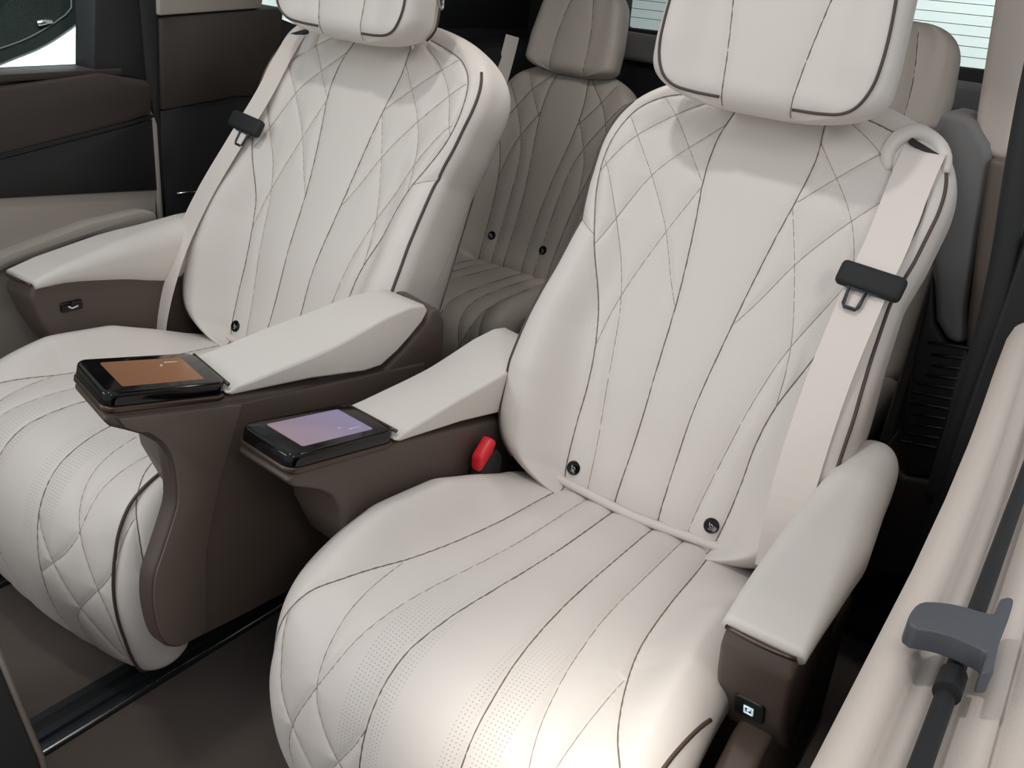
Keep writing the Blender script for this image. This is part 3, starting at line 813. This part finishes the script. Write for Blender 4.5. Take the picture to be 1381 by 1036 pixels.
yz('upper_trim', [(.13, 1.148), (.14, 1.62), (.55, 1.62), (.44, 1.175)], 'mauve', D - .08, D + .014, .006, wl)
yz('lower_panel', [(.12, .05), (.12, .65), (.13, .93), (.36, .956), (.6, .95), (.6, .05)], 'black', D - .08, D + .002, .006, wl)
link('bright_clip', tube([(D + .006, .165, .722), (D + .008, .21, .722), (D + .006, .26, .716)], .003, 6), 'chrome', wl)
yz('rear_quarter', [(.42, .05), (.42, 1.175), (.60, 1.13), (1.8, 1.15), (1.8, .05)], 'rubber', D - .08, D + .004, .006, wl)
yz('quarter_pillar', [(.85, 1.10), (.85, 1.62), (1.8, 1.62), (1.8, 1.12)], 'black', D - .08, D + .0, .006, wl)
tag(st('window_2', extrude_poly([(.43, 1.16), (.86, 1.12), (.86, 1.6), (.43, 1.6)], 'x', D - .07, D - .064, 0), 'glass'), kind='structure')
# black quarter cladding bulging inwards near the third row
yz('wheel_housing', [(.62, .05), (.64, .60), (.72, .86), (.95, 1.08), (1.4, 1.12), (1.75, 1.12), (1.75, .05)], 'rubber', D, D + .17, .04, wl)

# back of the car
br = bpy.data.objects.new('wall_back', None); COL.objects.link(br); br.location = (-.47, 1.75, .4); br['kind'] = 'structure'
st('tailgate_trim', extrude_poly([(-1.5, .0), (-1.5, 1.62), (-1.09, 1.62), (-1.07, 1.20), (.20, 1.228), (.26, 1.62), (.6, 1.62), (.6, .0)], 'y', 1.72, 1.80, .01, 2), 'rubber', br)
st('sill_trim', box(-1.1, .3, 1.66, 1.73, 1.10, 1.19, .02), 'slate', br)
w3 = st('window_3', extrude_poly([(-1.10, 1.19), (.24, 1.215), (.28, 1.63), (-1.12, 1.63)], 'y', 1.755, 1.761, 0), 'glass')
for k in range(14):
    z = 1.235 + .028 * k
    link('heater_line', tube([(-1.08, 1.753, z), (.2, 1.753, z + .02)], .0010, 4), 'grey', w3)

# near side
wr = bpy.data.objects.new('wall_right', None); COL.objects.link(wr); wr.location = (.5, .4, .3); wr['kind'] = 'structure'
st('lower_wall', box(.470, .60, -1.2, 1.75, 0, .60, .01), 'black', wr)
st('rear_side', box(.275, .60, .62, 1.74, .0, 1.13, .05), 'rubber', wr)
def xz(name, pts, y0, y1, m, w, parent, smooth=True):
    return sharp(st(name, extrude_poly(pts, 'y', y0, y1, w, 4), m, parent, smooth))
pil = bpy.data.objects.new('trim_2', None); COL.objects.link(pil); pil.location = (.36, .5, .8); pil['kind'] = 'structure'
xz('pillar_head', [(.245, 1.62), (.262, 1.38), (.287, 1.20), (.296, 1.152), (.318, 1.128), (.355, 1.120), (.366, 1.16), (.355, 1.30), (.40, 1.62)], .53, .66, 'beige', .03, pil)
xz('pillar_trim', [(.235, 1.195), (.285, 1.19), (.325, 1.15), (.338, 1.12), (.352, 1.0), (.372, .86), (.394, .79), (.36, .785), (.327, .82), (.30, .90), (.255, 1.0), (.22, 1.1)], .515, .66, 'slate', .03, pil)
xz('pillar_edge', [(.333, 1.13), (.372, 1.13), (.402, .95), (.42, .78), (.396, .78), (.38, .85), (.352, 1.0)], .50, .66, 'taupe', .012, pil)
pts = [(.30, .90), (.327, .815), (.36, .782), (.398, .79), (.402, .70), (.425, .52), (.36, .50), (.33, .62), (.31, .74)]
pg = xz('pillar_grille', pts, .505, .66, 'rubber', .008, pil)
for k in range(11):
    z = .57 + .021 * k
    link('grille_rib', tube([(.335 + .012 * math.sin(k), .503, z), (.40 - .0 * k, .499, z + .012)], .0028, 6), 'black', pg)
xz('pillar_foot', [(.31, .55), (.36, .50), (.43, .515), (.46, .30), (.34, .25)], .50, .66, 'dark', .01, pil)
seal = tag(link('trim_3', tube(spline([(.440, .34, .55), (.438, .32, .70), (.436, .30, .86), (.424, .295, 1.0), (.405, .30, 1.12), (.385, .32, 1.25), (.36, .36, 1.45), (.33, .4, 1.6)], .03), .020, 12), 'rubber'), kind='structure')
st('trim_4', box(.440, .52, .28, .34, .3, 1.05, .01), 'black')

# near sliding door: rolled ledge, shoulder and panel swept along the car
dn = bpy.data.objects.new('door_2', None); COL.objects.link(dn); dn.location = (.6, -.4, .4); dn['kind'] = 'structure'
def near_ledge():
    sec = [(.512, .50), (.505, .70), (.500, .88), (.501, .925), (.506, .945), (.515, .953), (.524, .953), (.530, .948), (.534, .942), (.540, .9445), (.546, .946), (.549, .937), (.560, .937), (.563, .947), (.575, .952), (.584, .9545), (.586, .949), (.588, .9555), (.60, .958), (.66, .962), (.72, .96), (.72, .50)]
    ys = [-1.22, -1.0, -.8, -.6, -.45, -.3, -.15, -.02, .08, .16, .22, .26, .28, .29]
    V = []; F = []; n = len(sec)
    for y in ys:
        e = max(0, (y - .06) / .23); dz = -.02 * e ** 2 - .05 * e ** 6; dx = -.03 * max(0, min(1, (y + .6) / .75)) ** 1.5
        for a, b in sec: V.append((a + dx * (1 if a < .6 else .4), y, b + (dz if b > .8 else 0)))
    for i in range(len(ys) - 1):
        for k in range(n): F.append((i * n + k, i * n + (k + 1) % n, (i + 1) * n + (k + 1) % n, (i + 1) * n + k))
    F.append(tuple(range(n))); F.append(tuple((len(ys) - 1) * n + k for k in range(n))[::-1])
    me = mesh(V, F); bm = bmesh.new(); bm.from_mesh(me); bmesh.ops.recalc_face_normals(bm, faces=bm.faces); bm.to_mesh(me); bm.free(); return me
lg = link('door_ledge', near_ledge(), 'beige', dn)
# sunblind: top rail lying on the ledge with a grey pull tab
sb = thing('sunblind', 'black sunblind rail with a grey pull hook lying along the near door ledge', 'sunblind', (.553, -.6, .95))
link('blind_rail', tube([(.5535, y, .957) for y in np.linspace(-1.15, .05, 30)], .0062, 12), 'rubber', sb)
hp = [(0.5194, -0.771), (0.5182, -0.7592), (0.5204, -0.7436), (0.5272, -0.7353), (0.5407, -0.7271), (0.5606, -0.7214), (0.5641, -0.714), (0.564, -0.6971), (0.571, -0.6906), (0.5719, -0.7151), (0.571, -0.7474), (0.5716, -0.7724), (0.5722, -0.7856), (0.5668, -0.7904), (0.566, -0.7773), (0.5653, -0.7673), (0.5565, -0.7661), (0.5454, -0.7657), (0.5348, -0.7687), (0.5246, -0.774)]
link('pull_hook', extrude_poly(smooth_poly(hp, .004), 'z', .968, .985, .005, 4), 'grey', sb)
for y0, y1 in ((-.735, -.705), (-.790, -.768)):
    link('collar', tube([(.5535, y0, .960), (.5535, y1, .960)], .0085, 16), 'rubber', sb, False)
# front seat edge peeping in at the lower left
fs = thing('front_seat', 'dark plastic edge of a front seat cutting the lower left corner', 'car seat', (-.6, -.9, 0))
link('seat_shell', extrude_poly([(-.62, .33), (-.575, .25), (-.53, .175), (-.50, .05), (-.95, .05), (-.95, .33)], 'y', -.95, -.80, .008, 3), 'rubber', fs)
link('shell_edge', tube([(-.62, -.80, .33), (-.575, -.80, .25), (-.53, -.80, .175), (-.50, -.80, .05)], .005, 8), 'taupe', fs)

# ------------------------------------------------------------------ outside: showroom and a parked white car
st('showroom_floor', box(-9, 6, -9, 9, -.62, -.55, 0), 'concrete')  # floor slab of the showroom outside the car
st('wall_showroom', box(-6.1, -6.0, -9, 9, -.6, 5, 0), 'backdrop')
st('wall_showroom_end', box(-9, 6, 7.0, 7.1, -.6, 5, 0), 'backdrop')
pc = thing('parked_car', 'white car with a dark side window parked beyond the far door glass', 'car', (-3.2, 0, -.55))
body = [(-3.0, -.3), (-3.0, .55), (-3.28, 1.45), (-3.45, 1.52), (-4.6, 1.52), (-4.9, .8), (-4.9, -.3)]
link('body', extrude_poly(body, 'y', -2.6, 2.6, .03, 3), 'paint', pc)
def side(pts, dx): return [(-3.02 - .16 * max(0, (z - .85)) / .15 * .55 + dx, y, z) for y, z in pts]
wp = smooth_poly([(y + .12, z + .04) for y, z in [(-1.2, .60), (.20, .72), (.60, .80), (.83, .90), (.93, .97), (.945, 1.03), (.88, 1.09), (.6, 1.25), (-.2, 1.32), (-1.2, 1.32)]], .05)
def win_mesh(pts, o, th):
    bm = bmesh.new()
    def X(z): return -3.0 - .28 * (z - .55) / .9
    a = [bm.verts.new((X(z) + o, y, z)) for y, z in pts]; b = [bm.verts.new((X(z) + o - th, y, z)) for y, z in pts]
    bm.faces.new(a); bm.faces.new(b[::-1]); n = len(pts)
    for i in range(n): bm.faces.new((a[i], b[i], b[(i + 1) % n], a[(i + 1) % n]))
    return bm_done(bm)
link('side_window', win_mesh(wp, .012, .05), 'tint', pc, False)
cy, cz = .2, 1.0
link('window_trim', tube([(-2.985 - .28 * (cz + (z - cz) * .82 - .55) / .9, cy + (y - cy) * .9, cz + (z - cz) * .82) for y, z in wp], .0035, 8, True), 'rubber', pc)
link('window_clip', tube([(-3.10, .80, .95), (-3.105, .86, .96)], .012, 6), 'chrome', pc)

# ------------------------------------------------------------------ light
w = bpy.data.worlds.new('showroom'); S.world = w; w.use_nodes = True
bg = w.node_tree.nodes['Background']; bg.inputs['Color'].default_value = (.93, .97, 1.0, 1); bg.inputs['Strength'].default_value = .6
def area(name, loc, target, size, power, col=(1, 1, 1), spread=180):
    l = bpy.data.lights.new(name, 'AREA'); l.shape = 'RECTANGLE'; l.size, l.size_y = size; l.energy = power; l.color = col; l.spread = math.radians(spread)
    o = bpy.data.objects.new(name, l); COL.objects.link(o); o.location = loc
    o.rotation_euler = (Vector(target) - Vector(loc)).to_track_quat('-Z', 'Y').to_euler(); return o
area('showroom_panel_front', (-.55, -1.0, 3.4), (-.3, .1, .7), (.18, .18), 17.5, (1, .985, .96))
area('showroom_panel_soft', (-2.2, -3.4, 2.0), (-.3, 0, .7), (1.8, 1.4), 39, (1, .99, .98))
area('showroom_panel_side', (2.4, -2.2, 3.0), (0, -.2, .5), (.9, .9), 20, (1, .96, .93))
area('parked_car_fill', (-1.75, -.4, 2.6), (-3.05, .6, .9), (.5, 1.2), 75, (.95, 1, .99), 75)  # unseen fill added to brighten the parked car
area('end_wall_fill', (-.5, 4.2, 3.6), (-.5, 7.0, 1.6), (3, 1), 34, (.96, 1, .99), 80)  # unseen fill added to whiten the wall behind the rear window
area('third_row_fill', (-.47, .62, 1.60), (-.47, 1.0, .6), (.3, .12), 3.0, (1, .97, .92))  # invented fill under the roof, added to lift the dark third row
l = bpy.data.lights.new('cushion_patch_spot', 'SPOT'); l.energy = 650; l.spot_size = math.radians(9); l.spot_blend = .9; l.shadow_soft_size = .12; l.color = (1, .95, .88)  # added spot that makes the bright patch on the near cushion front
o = bpy.data.objects.new('cushion_patch_spot', l); COL.objects.link(o); o.location = (.55, -3.1, 3.0)
o.rotation_euler = (Vector((.25, -.56, .43)) - o.location).to_track_quat('-Z', 'Y').to_euler()
S.view_settings.view_transform = 'Standard'; S.view_settings.look = 'None'
S.view_settings.gamma = 1; S.view_settings.use_curve_mapping = False
S.view_settings.exposure = -0.1
